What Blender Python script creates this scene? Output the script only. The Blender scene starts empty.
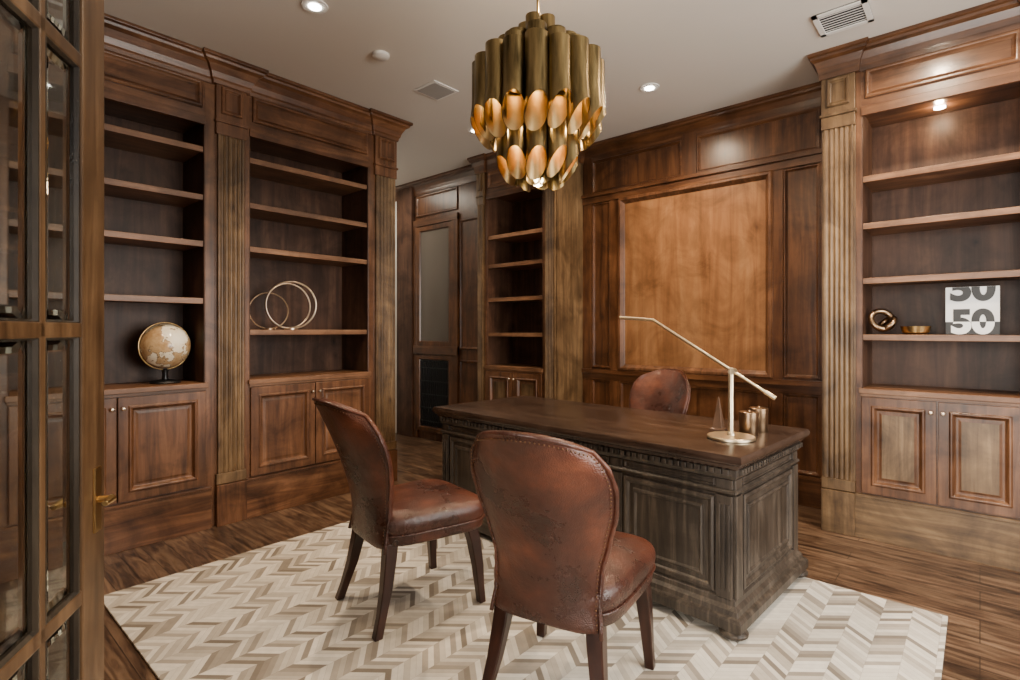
import bpy, bmesh, math, random
from mathutils import Vector, Matrix
random.seed(4)
H=3.14
D=bpy.data
SC=bpy.context.scene
def lnk(o):
    SC.collection.objects.link(o); return o
# ------------------------------------------------------------------ materials
def newmat(name):
    m=D.materials.new(name); m.use_nodes=True
    nt=m.node_tree; b=nt.nodes['Principled BSDF']
    return m,nt,b
def N(nt,t,**k):
    n=nt.nodes.new(t)
    for a,v in k.items():
        if a.startswith('i_'):
            n.inputs[a[2:].replace('_',' ')].default_value=v
        else: setattr(n,a,v)
    return n
def ramp(nt,stops):
    r=nt.nodes.new('ShaderNodeValToRGB')
    e=r.color_ramp.elements
    while len(e)<len(stops): e.new(.5)
    for i,(p,c) in enumerate(stops):
        e[i].position=p; e[i].color=(*c,1)
    return r
def plain(name,col,rough=.5,metal=0,noise=0,emit=None,es=0,nscale=6,stretch=None):
    m,nt,b=newmat(name)
    b.inputs['Roughness'].default_value=rough; b.inputs['Metallic'].default_value=metal
    tc=N(nt,'ShaderNodeTexCoord'); nz=N(nt,'ShaderNodeTexNoise'); nz.inputs['Scale'].default_value=nscale; nz.inputs['Detail'].default_value=5
    if stretch:
        mp=N(nt,'ShaderNodeMapping'); mp.inputs['Scale'].default_value=stretch; nt.links.new(tc.outputs['Object'],mp.inputs['Vector']); nt.links.new(mp.outputs['Vector'],nz.inputs['Vector'])
    else: nt.links.new(tc.outputs['Object'],nz.inputs['Vector'])
    k=noise if noise else .04
    r=ramp(nt,[(.3,tuple(c*(1-k) for c in col)),(.7,tuple(min(1,c*(1+k)) for c in col))])
    nt.links.new(nz.outputs['Fac'],r.inputs['Fac']); nt.links.new(r.outputs['Color'],b.inputs['Base Color'])
    if emit:
        b.inputs['Emission Color'].default_value=(*emit,1); b.inputs['Emission Strength'].default_value=es
    return m
def wood(name,dark,mid,light,axis='Z',rough=.34,knots=True,gs=1.0,bl=.5,spec=.45,coat=0,ks=1.3):
    m,nt,b=newmat(name); L=nt.links.new
    tc=N(nt,'ShaderNodeTexCoord'); mp=N(nt,'ShaderNodeMapping')
    s=[16*gs]*3; s['XYZ'.index(axis)]=1.3*gs
    mp.inputs['Scale'].default_value=s
    L(tc.outputs['Object'],mp.inputs['Vector'])
    nz=N(nt,'ShaderNodeTexNoise'); nz.inputs['Scale'].default_value=1; nz.inputs['Detail'].default_value=7; nz.inputs['Roughness'].default_value=.62; nz.inputs['Distortion'].default_value=.9
    L(mp.outputs['Vector'],nz.inputs['Vector'])
    r=ramp(nt,[(.28,dark),(.5,mid),(.74,light)]); L(nz.outputs['Fac'],r.inputs['Fac'])
    n2=N(nt,'ShaderNodeTexNoise'); n2.inputs['Scale'].default_value=3.2; n2.inputs['Detail'].default_value=6; n2.inputs['Roughness'].default_value=.65; n2.inputs['Distortion'].default_value=.8
    L(tc.outputs['Object'],n2.inputs['Vector'])
    r2=ramp(nt,[(.34,(1-bl,1-bl*1.05,1-bl*1.1)),(.62,(1+.0,)*3)]); L(n2.outputs['Fac'],r2.inputs['Fac'])
    mx=N(nt,'ShaderNodeMix',data_type='RGBA',blend_type='MULTIPLY'); mx.inputs['Factor'].default_value=1
    L(r.outputs['Color'],mx.inputs['A']); L(r2.outputs['Color'],mx.inputs['B'])
    out=mx.outputs['Result']
    if knots:
        nd=N(nt,'ShaderNodeTexNoise'); nd.inputs['Scale'].default_value=9; L(tc.outputs['Object'],nd.inputs['Vector'])
        mp2=N(nt,'ShaderNodeMapping'); s2=[3.0]*3; s2['XYZ'.index(axis)]=2.0; mp2.inputs['Scale'].default_value=s2
        va=N(nt,'ShaderNodeVectorMath',operation='MULTIPLY_ADD'); va.inputs[1].default_value=(.07,)*3
        L(nd.outputs['Color'],va.inputs[0]); L(tc.outputs['Object'],va.inputs[2]); L(va.outputs[0],mp2.inputs['Vector'])
        v=N(nt,'ShaderNodeTexVoronoi'); v.inputs['Scale'].default_value=ks
        L(mp2.outputs['Vector'],v.inputs['Vector'])
        r3=ramp(nt,[(.02,(.14,.09,.06)),(.06,(.6,.55,.5)),(.14,(1,1,1))]); L(v.outputs['Distance'],r3.inputs['Fac'])
        m3=N(nt,'ShaderNodeMix',data_type='RGBA',blend_type='MULTIPLY'); m3.inputs['Factor'].default_value=.85
        L(out,m3.inputs['A']); L(r3.outputs['Color'],m3.inputs['B']); out=m3.outputs['Result']
    L(out,b.inputs['Base Color'])
    b.inputs['Roughness'].default_value=rough; b.inputs['Specular IOR Level'].default_value=spec
    b.inputs['Coat Weight'].default_value=coat; b.inputs['Coat Roughness'].default_value=.14
    bp=N(nt,'ShaderNodeBump'); bp.inputs['Strength'].default_value=.10; bp.inputs['Distance'].default_value=.003
    L(nz.outputs['Fac'],bp.inputs['Height']); L(bp.outputs['Normal'],b.inputs['Normal'])
    return m
fd,fm,fl=(.050,.020,.009),(.142,.061,.027),(.26,.125,.060)
WZ=wood('alder_vertical',fd,fm,fl,'Z',bl=.6); WX=wood('alder_horizontal_x',fd,fm,fl,'X',bl=.6,rough=.3,coat=.3); WY=wood('alder_horizontal_y',fd,fm,fl,'Y',bl=.6,rough=.32)
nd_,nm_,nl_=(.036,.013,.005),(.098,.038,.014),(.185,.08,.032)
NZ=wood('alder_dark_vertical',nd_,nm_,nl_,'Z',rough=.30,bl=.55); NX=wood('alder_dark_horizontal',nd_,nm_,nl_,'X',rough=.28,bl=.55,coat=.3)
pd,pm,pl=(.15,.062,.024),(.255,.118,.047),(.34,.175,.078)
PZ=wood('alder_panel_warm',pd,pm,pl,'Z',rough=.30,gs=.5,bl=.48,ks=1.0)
td,tm,tl=(.062,.034,.015),(.155,.092,.042),(.28,.18,.09)
TZ=wood('alder_pilaster_tan',td,tm,tl,'Z',rough=.40,gs=1.1,bl=.6)
TX=wood('alder_tan_x',td,tm,tl,'X',rough=.40,bl=.6)
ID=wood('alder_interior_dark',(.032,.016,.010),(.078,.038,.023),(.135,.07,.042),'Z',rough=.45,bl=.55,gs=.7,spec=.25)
SX=wood('alder_shelf_x',(.10,.044,.02),(.20,.094,.044),(.32,.17,.088),'X',rough=.4,knots=False)
SY=wood('alder_shelf_y',(.10,.044,.02),(.20,.094,.044),(.32,.17,.088),'Y',rough=.4,knots=False)
DK=wood('desk_wood_weathered',(.014,.011,.008),(.043,.033,.025),(.11,.086,.064),'Z',rough=.42,knots=False,gs=2.0)
DKX=wood('desk_wood_top',(.017,.010,.007),(.042,.025,.018),(.080,.051,.036),'X',rough=.26,knots=False,gs=1.4)
LEG=wood('chair_leg_wood',(.014,.004,.0025),(.03,.009,.005),(.055,.017,.009),'Z',rough=.28,knots=False)
BRASS=plain('brass',(.62,.42,.18),.28,1,.15)
PALE=plain('pale_champagne_metal',(.62,.5,.38),.3,1,.05)
CREAM=plain('lamp_brushed_brass',(.75,.62,.42),.35,1,.05)
AGED=plain('aged_brass',(.20,.145,.065),.33,1,.7,nscale=1,stretch=(30,30,4))
GOLDIN=plain('antique_gold_interior',(.62,.44,.20),.33,1,.2)
BLACK=plain('black_metal',(.012,.012,.013),.35,.3)
BRONZE=plain('bronze',(.3,.2,.12),.3,1,.2)
CEIL=plain('ceiling_paint',(.67,.63,.57),.8,0,.015,nscale=1)
WHITE=plain('white_paint',(.75,.73,.69),.6)
PAPER=plain('paper_white',(.8,.8,.78),.6)
BULB=plain('bulb_glow',(1,.9,.7),.4,0,emit=(1,.80,.45),es=22)
CAN=plain('downlight_lens',(1,1,1),.4,0,emit=(1,.93,.82),es=25)
GREYG,nt,b=newmat('cabinet_glass'); b.inputs['Base Color'].default_value=(.16,.15,.14,1); b.inputs['Roughness'].default_value=.12
nzz=N(nt,'ShaderNodeTexNoise'); nzz.inputs['Scale'].default_value=1.5; rr=ramp(nt,[(.3,(.06,.048,.038)),(.7,(.14,.12,.10))]); nt.links.new(nzz.outputs['Fac'],rr.inputs['Fac']); nt.links.new(rr.outputs['Color'],b.inputs['Base Color'])
GLASS,nt,b=newmat('door_glass'); b.inputs['Base Color'].default_value=(.82,.92,.88,1); b.inputs['Roughness'].default_value=.02; b.inputs['Transmission Weight'].default_value=1; b.inputs['IOR'].default_value=1.5
def leather():
    m,nt,b=newmat('brown_leather'); L=nt.links.new
    tc=N(nt,'ShaderNodeTexCoord'); n=N(nt,'ShaderNodeTexNoise'); n.inputs['Scale'].default_value=3.6; n.inputs['Detail'].default_value=7; n.inputs['Roughness'].default_value=.6; n.inputs['Distortion'].default_value=.1
    L(tc.outputs['Object'],n.inputs['Vector'])
    r=ramp(nt,[(.36,(.024,.009,.006)),(.50,(.054,.0165,.0095)),(.60,(.10,.029,.014)),(.74,(.22,.075,.035))]); L(n.outputs['Fac'],r.inputs['Fac']); L(r.outputs['Color'],b.inputs['Base Color'])
    r2=ramp(nt,[(.3,(.22,)*3),(.7,(.38,)*3)]); L(n.outputs['Fac'],r2.inputs['Fac']); L(r2.outputs['Color'],b.inputs['Roughness'])
    n3=N(nt,'ShaderNodeTexNoise'); n3.inputs['Scale'].default_value=11; n3.inputs['Detail'].default_value=3; L(tc.outputs['Object'],n3.inputs['Vector'])
    v=N(nt,'ShaderNodeTexVoronoi'); v.inputs['Scale'].default_value=220; L(tc.outputs['Object'],v.inputs['Vector'])
    ad=N(nt,'ShaderNodeMath',operation='MULTIPLY_ADD'); L(n3.outputs['Fac'],ad.inputs[0]); ad.inputs[1].default_value=7; L(v.outputs['Distance'],ad.inputs[2])
    bp=N(nt,'ShaderNodeBump'); bp.inputs['Strength'].default_value=.3; bp.inputs['Distance'].default_value=.004; L(ad.outputs[0],bp.inputs['Height']); L(bp.outputs['Normal'],b.inputs['Normal'])
    return m
LEA=leather()
def floormat():
    m,nt,b=newmat('oak_plank_floor'); L=nt.links.new
    tc=N(nt,'ShaderNodeTexCoord'); RH=.12
    br=N(nt,'ShaderNodeTexBrick'); br.offset=.37; br.offset_frequency=3
    br.inputs['Color1'].default_value=(.0,.0,.0,1); br.inputs['Color2'].default_value=(1,1,1,1); br.inputs['Mortar'].default_value=(.5,.5,.5,1)
    br.inputs['Scale'].default_value=1; br.inputs['Mortar Size'].default_value=.0018; br.inputs['Brick Width'].default_value=1.55; br.inputs['Row Height'].default_value=RH
    L(tc.outputs['Object'],br.inputs['Vector'])
    sep=N(nt,'ShaderNodeSeparateXYZ'); L(tc.outputs['Object'],sep.inputs[0])
    fl=N(nt,'ShaderNodeMath',operation='DIVIDE'); L(sep.outputs['Y'],fl.inputs[0]); fl.inputs[1].default_value=RH
    f2=N(nt,'ShaderNodeMath',operation='FLOOR'); L(fl.outputs[0],f2.inputs[0])
    f3=N(nt,'ShaderNodeMath',operation='MULTIPLY'); L(f2.outputs[0],f3.inputs[0]); f3.inputs[1].default_value=3.7
    x2=N(nt,'ShaderNodeMath',operation='MULTIPLY_ADD'); L(sep.outputs['X'],x2.inputs[0]); x2.inputs[1].default_value=1.7; L(f3.outputs[0],x2.inputs[2])
    y2=N(nt,'ShaderNodeMath',operation='MULTIPLY'); L(sep.outputs['Y'],y2.inputs[0]); y2.inputs[1].default_value=13
    cb=N(nt,'ShaderNodeCombineXYZ'); L(x2.outputs[0],cb.inputs[0]); L(y2.outputs[0],cb.inputs[1])
    nz=N(nt,'ShaderNodeTexNoise'); nz.inputs['Scale'].default_value=1.4; nz.inputs['Detail'].default_value=9; nz.inputs['Roughness'].default_value=.6; nz.inputs['Distortion'].default_value=1.6
    L(cb.outputs[0],nz.inputs['Vector'])
    r=ramp(nt,[(.34,(.022,.011,.007)),(.47,(.090,.050,.029)),(.68,(.235,.148,.088))]); L(nz.outputs['Fac'],r.inputs['Fac'])
    r2=ramp(nt,[(0,(.58,)*3),(1,(1.0,)*3)]); L(br.outputs['Color'],r2.inputs['Fac'])
    mx=N(nt,'ShaderNodeMix',data_type='RGBA',blend_type='MULTIPLY'); mx.inputs['Factor'].default_value=1; L(r.outputs['Color'],mx.inputs['A']); L(r2.outputs['Color'],mx.inputs['B'])
    m2=N(nt,'ShaderNodeMix',data_type='RGBA'); L(br.outputs['Fac'],m2.inputs['Factor']); L(mx.outputs['Result'],m2.inputs['A']); m2.inputs['B'].default_value=(.012,.007,.004,1)
    L(m2.outputs['Result'],b.inputs['Base Color']); b.inputs['Roughness'].default_value=.3
    bp=N(nt,'ShaderNodeBump'); bp.inputs['Strength'].default_value=.15; bp.inputs['Distance'].default_value=.003; L(nz.outputs['Fac'],bp.inputs['Height']); L(bp.outputs['Normal'],b.inputs['Normal'])
    return m
FLOOR=floormat()
def rugmat():
    m,nt,b=newmat('chevron_hide_rug'); L=nt.links.new
    P=.21; A=.088; W=.030
    def M(op,a,bb=None,c=None):
        n=N(nt,'ShaderNodeMath',operation=op)
        for i,v in enumerate((a,bb,c)):
            if v is None: continue
            if isinstance(v,(int,float)): n.inputs[i].default_value=v
            else: L(v,n.inputs[i])
        return n.outputs[0]
    tc=N(nt,'ShaderNodeTexCoord'); sep=N(nt,'ShaderNodeSeparateXYZ'); L(tc.outputs['Object'],sep.inputs[0])
    X,Y=sep.outputs['X'],sep.outputs['Y']
    fx=M('FRACT',M('DIVIDE',M('ADD',X,10),P))
    tri=M('MULTIPLY',M('ABSOLUTE',M('SUBTRACT',fx,.5)),2*A)
    v=M('DIVIDE',M('ADD',M('ADD',Y,10),tri),W)
    iv=M('FLOOR',v); fv=M('FRACT',v)
    cx=M('FLOOR',M('DIVIDE',M('ADD',X,10),P/2))
    cb=N(nt,'ShaderNodeCombineXYZ'); L(iv,cb.inputs[0]); L(cx,cb.inputs[1])
    wn=N(nt,'ShaderNodeTexWhiteNoise',noise_dimensions='2D'); L(cb.outputs[0],wn.inputs['Vector'])
    nb=N(nt,'ShaderNodeTexWhiteNoise',noise_dimensions='1D'); L(iv,nb.inputs['W'])
    val=M('ADD',M('MULTIPLY',wn.outputs['Value'],.78),M('MULTIPLY',nb.outputs['Value'],.22))
    r=ramp(nt,[(.12,(.72,.68,.60)),(.40,(.62,.58,.50)),(.56,(.49,.445,.375)),(.72,(.35,.31,.255)),(.88,(.19,.16,.125))])
    L(val,r.inputs['Fac'])
    nz=N(nt,'ShaderNodeTexNoise'); nz.inputs['Scale'].default_value=30; nz.inputs['Detail'].default_value=4; L(tc.outputs['Object'],nz.inputs['Vector'])
    r2=ramp(nt,[(.3,(.88,)*3),(.7,(1,)*3)]); L(nz.outputs['Fac'],r2.inputs['Fac'])
    mx=N(nt,'ShaderNodeMix',data_type='RGBA',blend_type='MULTIPLY'); mx.inputs['Factor'].default_value=1; L(r.outputs['Color'],mx.inputs['A']); L(r2.outputs['Color'],mx.inputs['B'])
    seam=M('LESS_THAN',fv,.06)
    fx2=M('FRACT',M('DIVIDE',M('ADD',X,10),P/2)); seam2=M('LESS_THAN',fx2,.016)
    sm=M('MULTIPLY',M('MAXIMUM',seam,seam2),.45)
    m2=N(nt,'ShaderNodeMix',data_type='RGBA'); L(sm,m2.inputs['Factor']); L(mx.outputs['Result'],m2.inputs['A']); m2.inputs['B'].default_value=(.22,.18,.14,1)
    L(m2.outputs['Result'],b.inputs['Base Color']); b.inputs['Roughness'].default_value=.75
    return m
RUG=rugmat()
# ------------------------------------------------------------------ builder
class B:
    def __init__(s,name,fn=None):
        s.name=name; s.fn=fn or (lambda u,v,n:(u,v,n)); s.v=[]; s.f=[]; s.fm=[]; s.mats=[]; s.raw=None
    def mi(s,m):
        if m not in s.mats: s.mats.append(m)
        return s.mats.index(m)
    def add(s,pts,faces,mat,raw=False):
        o=len(s.v); s.v+= [p if raw else s.fn(*p) for p in pts]
        k=s.mi(mat)
        for f in faces: s.f.append([o+i for i in f]); s.fm.append(k)
    def box(s,u0,u1,v0,v1,n0,n1,mat,raw=False):
        p=[(u,v,n) for u in (u0,u1) for v in (v0,v1) for n in (n0,n1)]
        s.add(p,[(0,1,3,2),(4,6,7,5),(0,4,5,1),(2,3,7,6),(0,2,6,4),(1,5,7,3)],mat,raw)
    def prism(s,prof,v0,v1,mat):
        n=len(prof); p=[(a,v0,c) for a,c in prof]+[(a,v1,c) for a,c in prof]
        s.add(p,[(i,(i+1)%n,n+(i+1)%n,n+i) for i in range(n)]+[tuple(range(n)),tuple(range(n,2*n))],mat)
    def loft(s,rings,mat,cap0=True,cap1=True,closed=True,raw=False):
        n=len(rings[0]); p=[q for r in rings for q in r]; fs=[]
        for i in range(len(rings)-1):
            for j in range(n if closed else n-1):
                a=i*n+j; c=i*n+(j+1)%n; fs.append((a,c,c+n,a+n))
        if cap0: fs.append(tuple(range(n)))
        if cap1: fs.append(tuple((len(rings)-1)*n+j for j in range(n)))
        s.add(p,fs,mat,raw)
    def frame(s,u0,u1,v0,v1,prof,mat,fill=None,n=0):
        rings=[[(u0+i,v0+i,n+h),(u1-i,v0+i,n+h),(u1-i,v1-i,n+h),(u0+i,v1-i,n+h)] for i,h in prof]
        s.loft(rings,mat,cap0=False,cap1=False)
        if fill: s.add(rings[-1],[(0,1,2,3)],fill)
    def sweep(s,path,prof,mat,closed=False):   # raw xy path, prof (off,z)
        n=len(path); rings=[]
        for i,p in enumerate(path):
            def dirn(a,b):
                d=Vector((b[0]-a[0],b[1]-a[1])); return d.normalized()
            if closed: d0=dirn(path[i-1],p); d1=dirn(p,path[(i+1)%n])
            else:
                d1=dirn(p,path[i+1]) if i<n-1 else dirn(path[i-1],p)
                d0=dirn(path[i-1],p) if i>0 else d1
            n0=Vector((d0.y,-d0.x)); n1=Vector((d1.y,-d1.x)); m=(n0+n1)/(1+n0.dot(n1))
            rings.append([(p[0]+m.x*o,p[1]+m.y*o,z) for o,z in prof])
        if closed: rings.append(rings[0])
        s.loft(rings,mat,cap0=not closed,cap1=not closed,raw=True)
    def lathe(s,prof,c,mat,seg=28,axis='Z'):
        rings=[]
        for r,z in prof:
            ring=[]
            for k in range(seg):
                a=2*math.pi*k/seg
                if axis=='Z': ring.append((c[0]+r*math.cos(a),c[1]+r*math.sin(a),c[2]+z))
                elif axis=='Y': ring.append((c[0]+r*math.cos(a),c[1]+z,c[2]+r*math.sin(a)))
                else: ring.append((c[0]+z,c[1]+r*math.cos(a),c[2]+r*math.sin(a)))
            rings.append(ring)
        s.loft(rings,mat)
    def tube(s,pts,rad,mat,seg=10,closed=False):
        pts=[Vector(p) for p in pts]; n=len(pts); rings=[]
        for i,p in enumerate(pts):
            if closed: t=(pts[(i+1)%n]-pts[i-1])
            else: t=pts[min(i+1,n-1)]-pts[max(i-1,0)]
            t.normalize(); up=Vector((0,0,1)) if abs(t.z)<.9 else Vector((1,0,0))
            if closed:
                up=s.ref
            a=t.cross(up).normalized(); b=t.cross(a).normalized()
            r=rad[i] if isinstance(rad,(list,tuple)) else rad
            rings.append([tuple(p+a*r*math.cos(2*math.pi*k/seg)+b*r*math.sin(2*math.pi*k/seg)) for k in range(seg)])
        if closed: rings.append(rings[0])
        s.loft(rings,mat,cap0=not closed,cap1=not closed,raw=True)
    def ring(s,c,R,r,mat,normal,seg=64):
        nrm=Vector(normal).normalized(); s.ref=nrm
        a=nrm.orthogonal().normalized(); b=nrm.cross(a)
        s.tube([Vector(c)+a*R*math.cos(2*math.pi*k/seg)+b*R*math.sin(2*math.pi*k/seg) for k in range(seg)],r,mat,closed=True)
    def build(s,parent=None,bevel=0,smooth=False,sub=0,solid=0):
        me=D.meshes.new(s.name); me.from_pydata([tuple(x) for x in s.v],[],s.f)
        for m in s.mats: me.materials.append(m)
        for p,k in zip(me.polygons,s.fm): p.material_index=k
        bm=bmesh.new(); bm.from_mesh(me); bmesh.ops.recalc_face_normals(bm,faces=bm.faces); bm.to_mesh(me); bm.free()
        if smooth:
            for p in me.polygons: p.use_smooth=True
        o=lnk(D.objects.new(s.name,me))
        if parent: o.parent=parent
        if solid:
            q=o.modifiers.new('s','SOLIDIFY'); q.thickness=solid
        if bevel:
            q=o.modifiers.new('b','BEVEL'); q.width=bevel; q.segments=2; q.limit_method='ANGLE'; q.angle_limit=math.radians(50)
        if sub:
            q=o.modifiers.new('ss','SUBSURF'); q.levels=sub; q.render_levels=sub
        if smooth=='auto' or smooth=='a':
            for p in me.polygons: p.use_smooth=True
            try:
                me.set_sharp_from_angle(angle=math.radians(40))
            except Exception: pass
        return o
def empty(name,loc=(0,0,0),rz=0):
    e=lnk(D.objects.new(name,None)); e.location=loc; e.rotation_euler[2]=rz; e.empty_display_size=.1; return e
XL=-3.87; YB=4.05; YN=4.5
left=lambda u,v,n:(XL+n,u,v)
back=lambda u,v,n:(u,YB-n,v)
nich=lambda u,v,n:(u,YN-n,v)
DOORP=[(0,0),(0,.02),(.052,.02),(.056,.027),(.066,.027),(.074,.014),(.08,.004),(.092,.004),(.105,.007)]
def door(b,u0,u1,v0,v1,mat,fill=None):
    b.frame(u0,u1,v0,v1,DOORP,mat,fill or mat,n=.002)
FR=[(0,0),(0,.012),(.006,.018),(.016,.018),(.022,.008),(.03,.004),(.03,0)]
def pilaster(b,u0,u1,H1,depth,mat,tan):
    b.box(u0,u1,0,H1,-depth,0,mat)
    pr=[(u0+.012,-.001),(u0+.012,.024)]; W=u1-u0-.024; nf=5; mg=.012; cw=(W-2*mg)/nf; r=cw*.40
    for i in range(nf):
        c=u0+.012+mg+cw*(i+.5)
        for k in range(7):
            a=math.pi*k/6; pr.append((c-r*math.cos(a),.024-r*.75*math.sin(a)))
    pr+=[(u1-.012,.024),(u1-.012,-.001)]
    b.prism(pr,.35,2.64,tan)
    b.box(u0,u1,.28,.35,-.001,.027,tan)
    b.box(u0,u1,.0,.275,-.001,.038,mat)
    b.box(u0,u1,2.64,2.72,-.001,.028,mat)
    b.box(u0-.008,u1+.008,2.72,2.738,-.001,.04,mat)
    b.box(u0-.0,u1+.0,2.738,H1-.12,-.001,.028,mat)
    b.frame(u0+.03,u1-.03,2.78,H1-.17,FR,mat,n=.028)
def unit(b,u0,u1,shelves,depth,HM,SM,H1=H,nd=2,top=2.72,ctr=.97,DM=None,BM=None):
    t=.012; BM=BM or HM
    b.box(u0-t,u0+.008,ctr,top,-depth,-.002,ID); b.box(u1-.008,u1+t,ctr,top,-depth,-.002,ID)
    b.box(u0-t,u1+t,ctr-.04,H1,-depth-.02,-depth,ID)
    b.box(u0,u1,top,H1,-depth,0,HM)
    b.frame(u0+.02,u1-.02,2.79,H1-.16,[(0,0),(0,.014),(.008,.02),(.02,.02),(.03,.008),(.04,.002)],HM)
    b.box(u0,u1,top-.035,top+.02,-.02,.012,HM)
    for z in shelves:
        b.box(u0,u1,z-.028,z,-depth,-.03,SM); b.box(u0,u1,z-.036,z+.002,-.034,-.014,SM)
    b.box(u0,u1,0,ctr-.03,-depth,0,HM)
    b.box(u0-.01,u1+.01,ctr-.032,ctr,-depth,.026,SM)
    b.box(u0-.004,u1+.004,ctr-.05,ctr-.032,-.01,.014,SM)
    w=(u1-u0)/nd
    for i in range(nd):
        door(b,u0+i*w+.004,u0+(i+1)*w-.004,.29,ctr-.055,WZ,DM)
        kx=u0+w+( -.028 if i==0 else .028)
        c=b.fn(kx,ctr-.12,.022)
        n=Vector(b.fn(0,0,1))-Vector(b.fn(0,0,0))
        ax='X' if abs(n.x)>.5 else 'Y'; sg=1 if (n.x+n.y)>0 else -1
        sv=b.fn; b.fn=lambda *p:p
        b.lathe([(.004,0),(.004,sg*.012),(.012,sg*.016),(.013,sg*.022),(.008,sg*.028),(.001,sg*.029)],c,PALE,14,ax)
        b.fn=sv
    b.box(u0-.03,u1+.03,0,.265,-.01,.03,BM)
    b.box(u0-.03,u1+.03,.262,.28,-.01,.036,BM)
def crprof(k): return [(-.02,H-.17),(.010,H-.17),(.014,H-.145),(.022*k,H-.135),(.032*k,H-.10),(.055*k,H-.06),(.08*k,H-.045),(.084*k,H-.03),(.10*k,H-.022),(.10*k,H-.002),(-.02,H-.002)]
# ------------------------------------------------------------------ left built-in
b=B('built_in_bookcase',left)
lp=[(.12,.33),(1.395,1.59),(2.65,2.87)]
for p in lp: pilaster(b,p[0],p[1],H-.01,.43,WZ,TZ)
unit(b,.36,1.335,[2.54,2.22,1.91,1.53],.40,WY,SY,H-.01)
unit(b,1.62,2.60,[2.54,2.22,1.91,1.32],.40,WY,SY,H-.01)
for a,c in ((.33,.362),(1.333,1.395),(1.59,1.622),(2.598,2.65)): b.box(a,c,0,H-.01,-.43,.0,WZ)
f=XL; g=XL+.028
path=[(g,.12),(g,.342),(f,.342),(f,1.383),(g,1.383),(g,1.602),(f,1.602),(f,2.638),(g,2.638),(g,2.87),(XL-.42,2.87)]
b.sweep(path,crprof(1.0),WY)
b.build(bevel=.0025)
# ------------------------------------------------------------------ back wall built-ins
for nm,ps,un in (('built_in_bookcase',[(-4.01,-3.91),(-3.11,-2.97)],(-3.88,-3.14)),('built_in_bookcase',[(-.79,-.60),(.22,.41)],(-.57,.19))):
    b=B(nm,back)
    for p in ps: pilaster(b,p[0],p[1],H-.01,.44,TZ,TZ)
    unit(b,un[0],un[1],[2.30,2.0,1.65,1.29],.40,WX,SX,H-.01,ctr=.95,DM=TZ,BM=TX)
    b.box(ps[0][1],un[0]+.002,0,H-.01,-.44,0,WZ); b.box(un[1]-.002,ps[1][0],0,H-.01,-.44,0,WZ)
    b.build(bevel=.0025)
g=YB-.028; f=YB
cb=B('trim_crown')
cb.sweep([(-6.2,4.2),(-4.01,4.2),(-4.01,g),(-3.898,g),(-3.898,f),(-3.122,f),(-3.122,g),(-2.97,g),(-2.97,YN),(-.79,YN),(-.79,g),(-.588,g),(-.588,f),(.208,f),(.208,g),(.41,g),(.41,YN-.2),(1.7,YN-.2),(1.7,-.15),(.95,-.15)],crprof(.68),NX)
cb.build()
# niche panelling
b=B('wall_panelling',nich)
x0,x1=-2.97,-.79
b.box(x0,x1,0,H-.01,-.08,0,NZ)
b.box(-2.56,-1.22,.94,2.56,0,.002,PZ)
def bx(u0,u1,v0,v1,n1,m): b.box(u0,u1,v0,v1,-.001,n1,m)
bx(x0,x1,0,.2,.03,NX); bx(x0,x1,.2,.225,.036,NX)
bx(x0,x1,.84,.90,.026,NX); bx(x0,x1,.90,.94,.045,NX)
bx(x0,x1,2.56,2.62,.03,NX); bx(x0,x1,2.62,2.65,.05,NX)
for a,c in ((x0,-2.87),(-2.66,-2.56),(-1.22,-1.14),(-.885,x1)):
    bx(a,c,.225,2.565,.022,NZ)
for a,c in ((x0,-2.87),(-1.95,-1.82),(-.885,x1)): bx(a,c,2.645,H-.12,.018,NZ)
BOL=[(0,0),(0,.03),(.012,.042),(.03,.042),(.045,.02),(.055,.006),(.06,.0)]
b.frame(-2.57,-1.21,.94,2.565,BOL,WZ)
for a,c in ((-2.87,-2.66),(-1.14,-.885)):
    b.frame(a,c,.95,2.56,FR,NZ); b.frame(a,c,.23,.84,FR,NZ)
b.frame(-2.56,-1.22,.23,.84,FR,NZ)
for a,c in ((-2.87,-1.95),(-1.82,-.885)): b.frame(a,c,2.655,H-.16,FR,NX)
b.build(bevel=.002)
# passage glazed cabinet
b=B('glazed_bar_cabinet',lambda u,v,n:(u,4.2-n,v))
b.box(-5.25,-4.015,0,H-.01,-.3,0,NZ)
b.box(-5.25,-5.19,.0,2.62,0,.03,NZ); b.box(-4.56,-4.46,.0,2.62,0,.03,NZ); b.box(-5.25,-4.46,2.58,2.66,0,.035,NX)
b.frame(-5.22,-4.48,2.70,2.96,FR,NX)
b.frame(-5.19,-4.56,1.13,2.57,[(0,0),(0,.028),(.05,.028),(.06,.008)],NZ,GREYG)
b.box(-5.25,-4.46,1.03,1.13,0,.04,NX)
b.frame(-5.19,-4.56,.10,1.02,[(0,0),(0,.03),(.05,.03),(.06,.01)],NZ,BLACK)
for i in range(14):
    x=-5.12+i*.037; b.box(x,x+.012,.17,.95,.01,.022,BLACK)
for i in range(5): b.box(-5.13,-4.62,.22+i*.16,.232+i*.16,.01,.024,BLACK)
b.frame(-4.44,-4.08,1.1,2.57,FR,NZ); b.frame(-4.44,-4.08,.2,.98,FR,NZ)
b.build(bevel=.002)
b=B('trim_casing'); b.box(-5.56,-5.26,4.15,4.3,0,H-.01,ID); b.build()
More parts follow.
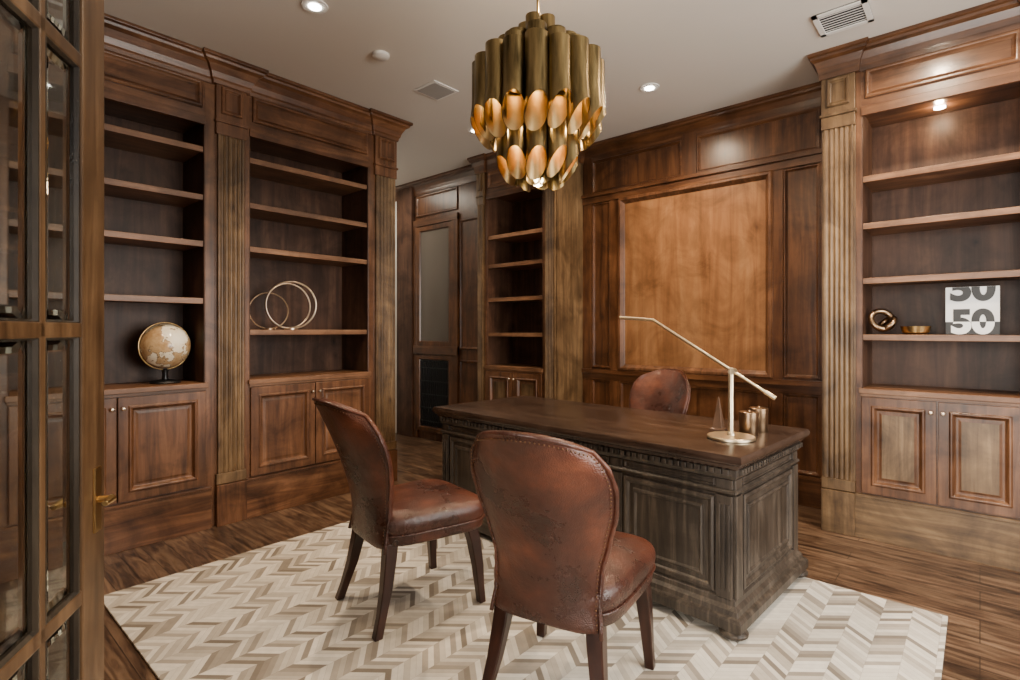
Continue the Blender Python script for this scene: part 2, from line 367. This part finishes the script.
# ------------------------------------------------------------------ shell
def wall(name,*a,mat=WHITE):
    b=B(name); b.box(*a,mat); return b.build()
wall('floor',-7,2.0,-4.2,5.0,-.1,0,mat=FLOOR)
wall('ceiling',-7,2.0,-4.2,5.0,H,H+.1,mat=CEIL)
wall('wall_west',-4.5,-4.31,-.3,2.9,0,H,mat=WZ)
wall('wall_passage_south',-6.6,-4.31,2.72,2.87,0,H)
wall('wall_passage_west',-6.6,-6.45,2.87,4.5,0,H)
wall('wall_passage_north',-6.6,-5.56,4.2,4.35,0,H)
wall('wall_north',-5.6,2.0,4.58,4.75,0,H,mat=WZ)
wall('wall_north_east',.41,1.85,4.3,4.57,0,H,mat=PZ)
b=B('wall_east'); 
b.box(1.7,1.85,-.3,.9,0,H,WZ); b.box(1.7,1.85,3.3,4.6,0,H,WZ); b.box(1.7,1.85,.9,3.3,0,.6,WZ); b.box(1.7,1.85,.9,3.3,2.7,H,WZ); b.build()
b=B('window_1')
b.box(1.66,1.86,.86,.94,.56,2.74,WZ); b.box(1.66,1.86,3.26,3.34,.56,2.74,WZ); b.box(1.66,1.86,.86,3.34,.56,.62,WY); b.box(1.66,1.86,.86,3.34,2.68,2.74,WY)
for y in (1.7,2.5): b.box(1.76,1.80,y-.02,y+.02,.62,2.68,WZ)
for z in (1.3,2.0): b.box(1.76,1.80,.94,3.26,z-.012,z+.012,WY)
b.build()
b=B('wall_south')
b.box(-4.4,-.84,-.32,-.17,0,H,WZ); b.box(.84,1.85,-.32,-.17,0,H,WZ); b.box(-.84,.84,-.32,-.17,2.5,H,WX); b.build()
wall('wall_hall_west',-2.2,-2.05,-4.1,-.32,0,H); wall('wall_hall_east',1.85,2.0,-4.1,-.32,0,H); wall('wall_hall_south',-2.2,2.0,-4.2,-4.1,0,H)
wall('baseboard_north_east',.41,1.7,4.27,4.3,0,.2,mat=WX)
# ------------------------------------------------------------------ french doors
BLACKW=wood('dark_bead_wood',(.015,.012,.010),(.04,.03,.02),(.08,.06,.04),'Z',knots=False,rough=.25)
STZ=wood('door_stile_wood',(.035,.016,.007),(.095,.05,.022),(.20,.115,.055),'Z')
def french(name,hx,hy,ex,ey,s):
    d=Vector((hx-ex,hy-ey)); w=d.length; d.normalize(); nn=Vector((-d.y,d.x))
    fn=lambda u,v,n:(ex+d.x*u+nn.x*n,ey+d.y*u+nn.y*n,v)
    root=empty(name)
    b=B('leaf_frame',fn); t=.020; h=2.44
    b.box(0,.105,.01,h,-t,t,STZ); b.box(w-.105,w,.01,h,-t,t,STZ); b.box(.105,w-.105,.01,.26,-t,t,STZ); b.box(.105,w-.105,h-.11,h,-t,t,STZ)
    cols=4; cw=(w-.21)/cols; zs=[.26,.765,1.32,1.875,2.33]
    for i in range(1,cols): b.box(.105+cw*i-.011,.105+cw*i+.011,.26,h-.1,-t,t,STZ)
    for z in zs[1:-1]: b.box(.105,w-.105,z-.016,z+.016,-t,t,STZ)
    b.build(root,bevel=.004)
    gl=B('glass_panes',fn); bd=B('pane_beads',fn)
    for i in range(cols):
        for j in range(4):
            a=.105+cw*i+.011; c=.105+cw*(i+1)-.011; z0=zs[j]+.012; z1=zs[j+1]-.012
            r=[[(a+q,z0+q,h1),(c-q,z0+q,h1),(c-q,z1-q,h1),(a+q,z1-q,h1)] for q,h1 in [(.03,-.009),(.001,-.002),(.001,.002),(.03,.009)]]
            gl.loft(r,GLASS)
            for sg in (-1,1):
                bd.frame(a-.001,c+.001,z0,z1,[(0,sg*.019),(.004,sg*.019),(.008,sg*.012),(.008,sg*.005)],BLACKW)
    gl.build(root); bd.build(root)
    k=B('lever_handle',fn)
    k.box(.03,.06,.88,1.02,t,t+.005,BRASS); k.box(.03,.06,.88,1.02,-t-.005,-t,BRASS)
    for sg in (1,-1):
        c=fn(.045,.95,sg*t); e=fn(.045,.95,sg*(t+.03)); e2=fn(.085,.95,sg*(t+.032))
        k.tube([c,e],.007,BRASS); k.tube([e,e2],[.009,.006],BRASS)
    k.box(-.003,.0,.90,1.0,-.01,.01,BRASS)
    k.build(root,bevel=.001)
french('french_door',-.82,-.14,-1.500,.288,1)
french('french_door',.82,-.14,1.40,.288,1)
# ------------------------------------------------------------------ rug
b=B('area_rug'); b.box(-3.25,-.11,.64,3.16,.001,.012,RUG); b.build(bevel=.003)
# ------------------------------------------------------------------ desk
L_,W_=2.10,.92
root=empty('executive_desk',(-1.76,2.813,.012),math.radians(-3.5))
def rect(a,c): return [(-a,-c),(a,-c),(a,c),(-a,c)]
b=B('desk_body')
bl,bw=L_/2-.055,W_/2-.055
b.box(-bl,bl,-bw,bw,.05,.70,DK)
b.sweep(rect(bl,bw),[(0,.040),(.05,.040),(.05,.078),(.042,.09),(.03,.095),(.026,.115),(.012,.13),(.01,.15),(0,.16)],DK,True)
b.sweep(rect(bl,bw),[(0,.595),(.008,.60),(.016,.608),(.016,.616),(.006,.625),(0,.625)],DK,True)
b.sweep(rect(bl,bw),[(0,.665),(.012,.67),(.02,.685),(.02,.712),(0,.712)],DK,True)
nx=62
for i in range(nx):
    x=-bl+ (i+.5)*2*bl/nx
    for sy in (-1,1): b.box(x-.009,x+.009,*(sorted((sy*bw,sy*(bw+.038)))),.690,.714,DK)
ny=26
for i in range(ny):
    y=-bw+(i+.5)*2*bw/ny
    for sx in (-1,1): b.box(*(sorted((sx*bl,sx*(bl+.038)))),y-.009,y+.009,.690,.714,DK)
PP=[(0,0),(0,.012),(.012,.016),(.022,.012),(.03,.003),(.05,.003),(.052,.010),(.062,.014),(.072,.006)]
P2=[(0,0),(0,.006),(.006,.008),(.010,.002)]
for sy in (-1,1):
    fn=(lambda u,v,n:(u,-bw-n,v)) if sy<0 else (lambda u,v,n:(u,bw+n,v))
    b.fn=fn
    for a,c in ((-bl,-bl+.07),(-bl+.55,-bl+.62),(-.035,.035),(bl-.62,bl-.55),(bl-.07,bl)):
        b.box(a,c,.155,.595,0,.014,DK)
        m=(a+c)/2
        for q in (-.02,0,.02): b.box(m+q-.005,m+q+.005,.19,.56,.013,.021,DK)
        b.box(a,c,.625,.665,0,.01,DK)
    for a,c in ((-bl+.08,-bl+.54),(-bl+.63,-.045),(.045,bl-.63),(bl-.54,bl-.08)):
        b.frame(a,c,.17,.585,PP,DK,DK)
        b.frame(a,c,.628,.662,P2,DK,DK)
for sx in (-1,1):
    b.fn=(lambda u,v,n:(bl+n,u,v)) if sx>0 else (lambda u,v,n:(-bl-n,u,v))
    for a,c in ((-bw,-bw+.07),(bw-.07,bw)):
        b.box(a,c,.155,.595,0,.014,DK); b.box(a,c,.625,.665,0,.01,DK)
    b.frame(-bw+.085,bw-.085,.17,.585,PP,DK,DK); b.frame(-bw+.085,bw-.085,.628,.662,P2,DK,DK)
b.fn=lambda *p:p
for sx in (-1,1):
    for sy in (-1,1):
        b.lathe([(.025,.0),(.045,.003),(.06,.014),(.061,.024),(.05,.034),(.05,.042)],(sx*(bl+.0),sy*(bw+.0),0),DK,24)
b.build(root,bevel=.002,)
b=B('desk_top')
a,c=bl,bw
pr=[(-.3,.712),(.02,.712),(.03,.72),(.034,.733),(.046,.738),(.055,.75),(.055,.765),(.049,.778),(.04,.78),(-.3,.78)]
b.sweep(rect(a,c),pr,DKX,True); b.box(-a+.2,a-.2,-c+.2,c-.2,.715,.7799,DKX)
b.build(root,smooth='a')
# ------------------------------------------------------------------ chairs
NAIL=plain('nailhead_bronze',(.16,.09,.05),.4,1,.2)
def interp(t,tab):
    for (a,x),(c,y) in zip(tab,tab[1:]):
        if t<=c:
            k=(t-a)/(c-a); k=k*k*(3-2*k)*.5+k*.5; return x+(y-x)*k
    return tab[-1][1]
WT=[(0,.198),(.15,.186),(.33,.192),(.5,.220),(.66,.248),(.80,.256),(.92,.240),(1,.200)]
def backpt(s,h,side):
    w=interp(h,WT)
    zt=1.005-.060*abs(s)**2.4
    z=.34+(zt-.34)*h
    y=-.225-.055*h-.16*h**2.0
    wing=(.17*h*(1.25-h*.5))*abs(s)**2.2
    y+=wing
    th=.026*(1-.35*abs(s)**4)
    edge=1-abs(s)**6
    if side>0: y+=th+.022*edge*math.sin(min(1,h*1.02)*math.pi)**.4
    else: y-=th*.7+.006*edge
    return (w*s,y,z)
def chairmeshes():
    out={}
    M=14;NH=18
    b=B('chair_back')
    F=[[backpt(-1+2*j/M,i/NH,1) for j in range(M+1)] for i in range(NH+1)]
    K=[[backpt(-1+2*j/M,i/NH,-1) for j in range(M+1)] for i in range(NH+1)]
    rings=[F[i]+K[i][::-1] for i in range(NH+1)]
    b.loft(rings,LEA,True,False)
    n=M+1
    pts=rings[-1]; fs=[(j,j+1,2*n-2-j,2*n-1-j) for j in range(n-1)]
    b.add(pts,fs,LEA)
    out['b']=b
    p=B('piping'); nl=B('nailhead_trim')
    path=[backpt(-1,i/24,-1) for i in range(25)]+[backpt(-1+2*j/12,1,-1) for j in range(1,12)]+[backpt(1,i/24,-1) for i in range(24,-1,-1)]
    path=[(x*1.0,y+.004,z) for x,y,z in path]
    p.tube(path,.0075,LEA)
    pts=[Vector(backpt(-.95,i/40,-1)) for i in range(2,39)]+[Vector(backpt(-.95+1.9*j/20,.97,-1)) for j in range(21)]+[Vector(backpt(.95,i/40,-1)) for i in range(38,1,-1)]
    acc=0; last=pts[0]
    for q in pts[1:]:
        seg=(q-last); Ls=seg.length
        while acc+1e-9<Ls:
            c=last+seg*(acc/Ls)
            nl.lathe([(.0034,0),(.003,-.0022),(.001,-.0032)],(c.x,c.y-.0005,c.z),NAIL,6,'Y')
            acc+=.014
        acc-=Ls; last=q
    out['p']=p; out['n']=nl
    s=B('seat')
    def ringo(sc,z,dy=0,n=40):
        r=[]
        for k in range(n):
            a=2*math.pi*k/n; e=.42
            cx=math.copysign(abs(math.cos(a))**e,math.cos(a)); cy=math.copysign(abs(math.sin(a))**e,math.sin(a))
            y=.03+.275*cy*sc; hw=(.228+.05*(cy+1)/2)
            r.append((hw*cx*sc,y,z))
        return r
    s.loft([ringo(.93,.355),ringo(.97,.36),ringo(.97,.40),ringo(.975,.412),ringo(1.0,.43),ringo(1.01,.455),ringo(.98,.482),ringo(.9,.498),ringo(.7,.512),ringo(.4,.520),ringo(.1,.522)],LEA)
    out['s']=s
    pp=B('seat_piping'); 
    pp.ref=Vector((0,0,1))
    pp.tube([Vector(q) for q in ringo(.985,.408)],.005,LEA,closed=True,seg=8)
    out['sp']=pp
    l=B('legs')
    for sx in (-1,1):
        fr=[(.205,.20,.375,.028),(.212,.220,.30,.027),(.220,.238,.18,.023),(.226,.245,.08,.019),(.232,.252,0,.018)]
        bk=[(.165,-.19,.375,.028),(.172,-.20,.30,.027),(.188,-.222,.18,.023),(.205,-.25,.08,.019),(.218,-.275,0,.019)]
        for P in (fr,bk):
            l.loft([[(sx*x+q*r,y+w*r,z) for q,w in ((-1,-1),(1,-1),(1,1),(-1,1))] for x,y,z,r in P],LEG)
    out['l']=l
    return out
def chair(loc,rz):
    root=empty('leather_dining_chair',loc,math.radians(rz))
    o=chairmeshes()
    o['b'].build(root,smooth=True,sub=1); o['p'].build(root,smooth=True); o['n'].build(root,smooth=True)
    o['s'].build(root,smooth=True,sub=1); o['sp'].build(root,smooth=True); o['l'].build(root,bevel=.005,smooth='a')
chair((-2.08,1.64,.012),-10.6)
chair((-1.13,1.62,.012),13)
chair((-1.89,3.60,.0),174)
# ------------------------------------------------------------------ desk lamp
DT=.792
b=B('desk_lamp')
c=(-.91,2.665,DT)
b.lathe([(.105,0),(.11,.003),(.11,.012),(.106,.016),(.02,.018),(.016,.03),(.0125,.034),(.0125,.34),(.009,.345)],c,CREAM,40)
y=c[1]
b.tube([(-.905,y-.012,1.118),(-.905,y+.03,1.118)],.016,CREAM,16)
b.tube([(-.721,y+.02,1.005),(-1.327,y+.02,1.374)],.0075,CREAM,10)
b.tube([(-1.327,y+.02,1.374),(-1.53,y+.02,1.390)],[.0085,.0095],CREAM,10)
b.tube([(-.76,y+.02,1.029),(-.715,y+.02,1.0015)],.011,CREAM,14)
b.build(smooth='a')
def canister(x,y,r,h,z=DT):
    b=B('lidded_canister')
    b.lathe([(r*.95,0),(r,.004),(r,h*.72),(r*.97,h*.73),(r*.97,h*.75),(r*1.02,h*.755),(r*1.02,h*.92),(r*.95,h*.94),(r*.2,h*.95),(r*.15,h),(r*.02,h*1.01)],(x,y,z),BRONZE,28); b.build(smooth='a')
canister(-.885,2.85,.046,.12); canister(-.87,2.96,.046,.13)
b=B('obelisk_ornament'); 
b.loft([[(-1.03+q*r,2.83+w*r,DT+z) for q,w in ((-1,-1),(1,-1),(1,1),(-1,1))] for r,z in ((.032,0),(.034,.012),(.024,.018),(.004,.17),(.001,.178))],plain('obelisk_glass',(.12,.07,.045),.12,.2,.3)); b.build(bevel=.001)
# ------------------------------------------------------------------ shelf objects
gm,nt,bb=newmat('globe_map'); L=nt.links.new
tc=N(nt,'ShaderNodeTexCoord'); nz=N(nt,'ShaderNodeTexNoise'); nz.inputs['Scale'].default_value=7.5; nz.inputs['Detail'].default_value=9; nz.inputs['Roughness'].default_value=.6
L(tc.outputs['Object'],nz.inputs['Vector']); r=ramp(nt,[(.40,(.90,.84,.68)),(.50,(.84,.74,.54)),(.513,(.12,.06,.03)),(.53,(.55,.38,.2)),(.64,(.38,.22,.1))]); L(nz.outputs['Fac'],r.inputs['Fac']); L(r.outputs['Color'],bb.inputs['Base Color']); bb.inputs['Roughness'].default_value=.18
gx,gy,gz=-4.04,1.15,1.215
b=B('desk_globe')
b.lathe([(.001,-.146)]+[(.146*math.cos(a),.146*math.sin(a)) for a in [math.radians(q) for q in range(-85,86,8)]]+[(.001,.146)],(gx,gy,gz),gm,40)
b.ring((gx,gy,gz),.154,.004,BRASS,(1,.1,0))
b.lathe([(.085,0),(.09,.004),(.085,.014),(.05,.02),(.02,.026),(.016,.06),(.02,.085),(.012,.094)],(gx,gy,.971),BLACK,32)
b.build(smooth='a')
b=B('ring_sculpture')
b.ring((-4.02,2.0,1.513),.182,.0075,PALE,(1,-.55,.0)); b.ring((-4.03,1.985,1.508),.172,.006,PALE,(1,-.05,.05)); b.ring((-4.16,1.89,1.47),.14,.005,BRONZE,(1,-.3,.1))
b.lathe([(.05,0),(.05,.012),(.01,.016)],(-4.02,2.0,1.322),PALE); b.lathe([(.05,0),(.05,.012),(.01,.016)],(-4.16,1.89,1.322),BRONZE)
b.build(smooth='a')
b=B('knot_sculpture')
b.ring((-.475,4.17,1.385),.062,.018,BRONZE,(.6,-1,.5)); b.ring((-.45,4.19,1.36),.05,.017,BRONZE,(-.8,-.6,.9)); b.build(smooth='a')
b=B('brass_bowl'); b.lathe([(.05,0),(.068,.012),(.078,.05),(.074,.05),(.065,.016),(.01,.01)],(-.30,4.15,1.293),BRASS,32); b.build(smooth='a')
b=B('numeral_art_block'); BLK=plain('black_ink',(.01,.01,.01),.5)
zb_=1.293
b.box(-.155,.085,4.13,4.19,zb_,zb_+.28,PAPER); b.box(-.155,.085,4.128,4.131,zb_,zb_+.075,BLK)
ob=b.build(bevel=.001)
def txt(s,x,z,size,mat,y,sx,zlo,zhi):
    c=D.curves.new('numerals','FONT'); c.body=s; c.size=size; c.extrude=.001; c.align_x='CENTER'; c.offset=.009
    o=lnk(D.objects.new('tmp',c)); o.location=(x,y,z); o.rotation_euler[0]=math.pi/2; o.scale[0]=sx
    bpy.context.view_layer.update()
    dg=bpy.context.evaluated_depsgraph_get(); me=D.meshes.new_from_object(o.evaluated_get(dg)); me.transform(o.matrix_world)
    D.objects.remove(o)
    bm=bmesh.new(); bm.from_mesh(me)
    for zz,s1 in ((zhi,1),(zlo,-1)):
        bmesh.ops.bisect_plane(bm,geom=bm.verts[:]+bm.edges[:]+bm.faces[:],plane_co=(0,0,zz),plane_no=(0,0,s1),clear_outer=True)
    bm.to_mesh(me); bm.free(); me.materials.clear(); me.materials.append(mat)
    n=lnk(D.objects.new('numerals',me)); n.parent=ob
txt('50',-.035,zb_+.205,.20,BLK,4.1285,1.0,zb_,zb_+.279)
txt('50',-.035,zb_+.012,.19,PAPER,4.1265,1.0,zb_,zb_+.075)
txt('50',-.035,zb_+.012,.19,BLK,4.1285,1.0,zb_+.075,zb_+.279)
# ------------------------------------------------------------------ chandelier
cx,cy=-1.49,1.885
root=empty('tubular_brass_chandelier',(cx,cy,0))
# R, tube radius, count, ztop, zbottom, cut depth
tiers=[(.052,.036,5,2.70,1.965,.08),(.138,.043,10,2.61,1.965,.12),(.190,.040,13,2.56,2.25,.05),(.248,.0475,17,2.51,2.135,.13)]
def tubeset(name,mat,dr):
    b=B(name)
    for ti,(R,tr,n,zt,zb,cut) in enumerate(tiers):
        for k in range(n):
            a=2*math.pi*(k+.5*(ti%2))/n
            dz=(.012 if k%2 else 0); seg=28; rings=[]; t2=tr-dr
            tw=.35
            for lv in range(6):
                rg=[]
                for q in range(seg):
                    p=2*math.pi*q/seg
                    zc=zb+cut*((1+math.cos(p-tw))/2)**1.1+dz
                    zt_=zt-dz
                    f=(0,.6,.75,.86,.94,1)[lv]
                    z=zt_+(zc-zt_)*f
                    fl=.0 if lv<2 else (f-.6)**2*(.09 if ti in (1,3) else .03)
                    x=R+fl*.5+t2*math.cos(p); y=t2*math.sin(p)*(1+fl*5)
                    rg.append((x*math.cos(a)-y*math.sin(a),x*math.sin(a)+y*math.cos(a),z))
                rings.append(rg)
            b.loft(rings,mat,False,False)
    return b.build(root,smooth='a')
tubeset('brass_tubes',AGED,0)
tubeset('tube_liners',GOLDIN,.0025)
b=B('stem_and_canopy'); b.lathe([(.006,2.55),(.006,H-.03),(.055,H-.028),(.06,H-.002)],(0,0,0),AGED,20)
for z in (2.46,): b.ring((0,0,z),.17,.006,AGED,(0,0,1))
for k in range(6):
    a=k*math.pi/3; b.tube([(0,0,2.56),(.26*math.cos(a),.26*math.sin(a),2.44)],.004,AGED)
b.build(root,smooth='a')
b=B('bulbs')
BP=[(.002,-.018),(.012,-.01),(.015,0),(.012,.012),(.004,.02)]
for k in range(17):
    a=2*math.pi*(k+.5)/17; b.lathe(BP,(.248*math.cos(a),.248*math.sin(a),2.33),BULB,10)
for k in range(10):
    a=2*math.pi*(k+.5)/10; b.lathe(BP,(.138*math.cos(a),.138*math.sin(a),2.15),BULB,10)
b.lathe([(.002,-.03),(.02,-.02),(.026,0),(.02,.02),(.008,.035)],(0,0,1.99),BULB,14)
b.build(root,smooth='a')
def pt(name,loc,e,col=(1,.74,.42),r=.02):
    l=D.lights.new(name,'POINT'); l.energy=e; l.color=col; l.shadow_soft_size=r
    o=lnk(D.objects.new(name,l)); o.location=loc; return o
for k in range(17):
    a=2*math.pi*(k+.5)/17; pt('bulb_light',(.248*math.cos(a),.248*math.sin(a),2.38),.55,r=.010).parent=root
for k in range(10):
    a=2*math.pi*(k+.5)/10; pt('bulb_light',(.138*math.cos(a),.138*math.sin(a),2.20),.55,r=.010).parent=root
for k in range(5):
    a=2*math.pi*(k+.25)/5; pt('bulb_light',(.195*math.cos(a),.195*math.sin(a),2.20),1.3,r=.012).parent=root
pt('bulb_light',(0,0,1.93),2.5,r=.03).parent=root
pt('bulb_light',(0.06,0.02,2.78),13,col=(1,.76,.5),r=.02).parent=root
# ------------------------------------------------------------------ ceiling fixtures
def can(x,y,e,sz=110):
    b=B('recessed_downlight'); b.lathe([(.07,-.006),(.072,0.001),(.05,.0),(.05,-.003)],(x,y,H-.002),WHITE,28); b.lathe([(.035,-.012),(.035,-.008)],(x,y,H-.001),CAN,24); b.build()
    l=D.lights.new('downlight_beam','SPOT'); l.energy=e; l.spot_size=math.radians(sz); l.spot_blend=.9; l.color=(1,.76,.52); l.shadow_soft_size=.035
    o=lnk(D.objects.new('downlight_beam',l)); o.location=(x,y,H-.025)
can(-2.80,1.53,180); can(-1.86,3.70,200,165); can(-.206,3.356,210,170); can(-3.45,3.45,70); can(-.1,1.5,100); can(-3.0,.5,90)
b=B('added_puck_light'); b.lathe([(.03,0),(.03,-.008),(.024,-.010),(.002,-.010)],(-.19,4.30,2.719),CAN,20); b.build()  # puck and its lamp below are added to warm the top compartment
pt('added_puck_beam',(-.19,4.28,2.695),5,col=(1,.72,.42),r=.02)
b=B('smoke_detector'); b.lathe([(.055,0),(.055,-.016),(.04,-.026),(.002,-.028)],(-2.97,2.09,H-.001),WHITE,28); b.build(smooth='a')
b=B('ceiling_speaker'); b.box(-3.22,-2.98,2.56,2.80,H-.008,H-.001,WHITE); b.box(-3.20,-3.0,2.58,2.78,H-.011,H-.007,plain('speaker_mesh',(.35,.34,.32),.8)); b.build()
b=B('air_vent'); X,Y=-.60,3.62; s=.135
b.box(X-s,X+s,Y-s,Y+s,H-.006,H-.001,plain('vent_dark',(.012,.012,.012),.9))
for q in (0,1):
    b.box(X-s,X+s,(Y-s if q==0 else Y+s-.028),(Y-s+.028 if q==0 else Y+s),H-.014,H-.002,WHITE); b.box((X-s if q==0 else X+s-.028),(X-s+.028 if q==0 else X+s),Y-s,Y+s,H-.014,H-.002,WHITE)
for i in range(7):
    y_=Y-s+.048+i*.029; b.box(X-s+.02,X+s-.02,y_,y_+.004,H-.009,H-.005,WHITE)
b.build()
# ------------------------------------------------------------------ lights
def area(name,loc,rot,sx,sy,e,col):
    l=D.lights.new(name,'AREA'); l.shape='RECTANGLE'; l.size=sx; l.size_y=sy; l.energy=e; l.color=col
    o=lnk(D.objects.new(name,l)); o.location=loc; o.rotation_euler=rot; return o
area('window_daylight',(1.83,2.1,1.65),(0,math.radians(90),0),2.0,2.3,215,(1,.95,.88))
area('hall_fill_light',(-.1,-4.0,1.6),(math.radians(90),0,0),3.0,2.6,430,(1,.95,.88))  # added fill behind the camera, in front of a hall wall without a window
area('passage_light',(-5.3,3.5,H-.05),(0,0,0),.6,.6,18,(1,.88,.72))
w=D.worlds.new('world'); SC.world=w; w.use_nodes=True; w.node_tree.nodes['Background'].inputs[0].default_value=(.6,.65,.7,1); w.node_tree.nodes['Background'].inputs[1].default_value=.5
# ------------------------------------------------------------------ camera
cd=D.cameras.new('camera'); cam=lnk(D.objects.new('camera',cd)); SC.camera=cam
cd.sensor_width=36; cd.lens=535/1020*36; cd.shift_y=-10/1020; cd.clip_start=.02
cam.location=(0,0,1.32); cam.rotation_euler=(math.radians(90),0,math.radians(41.3))
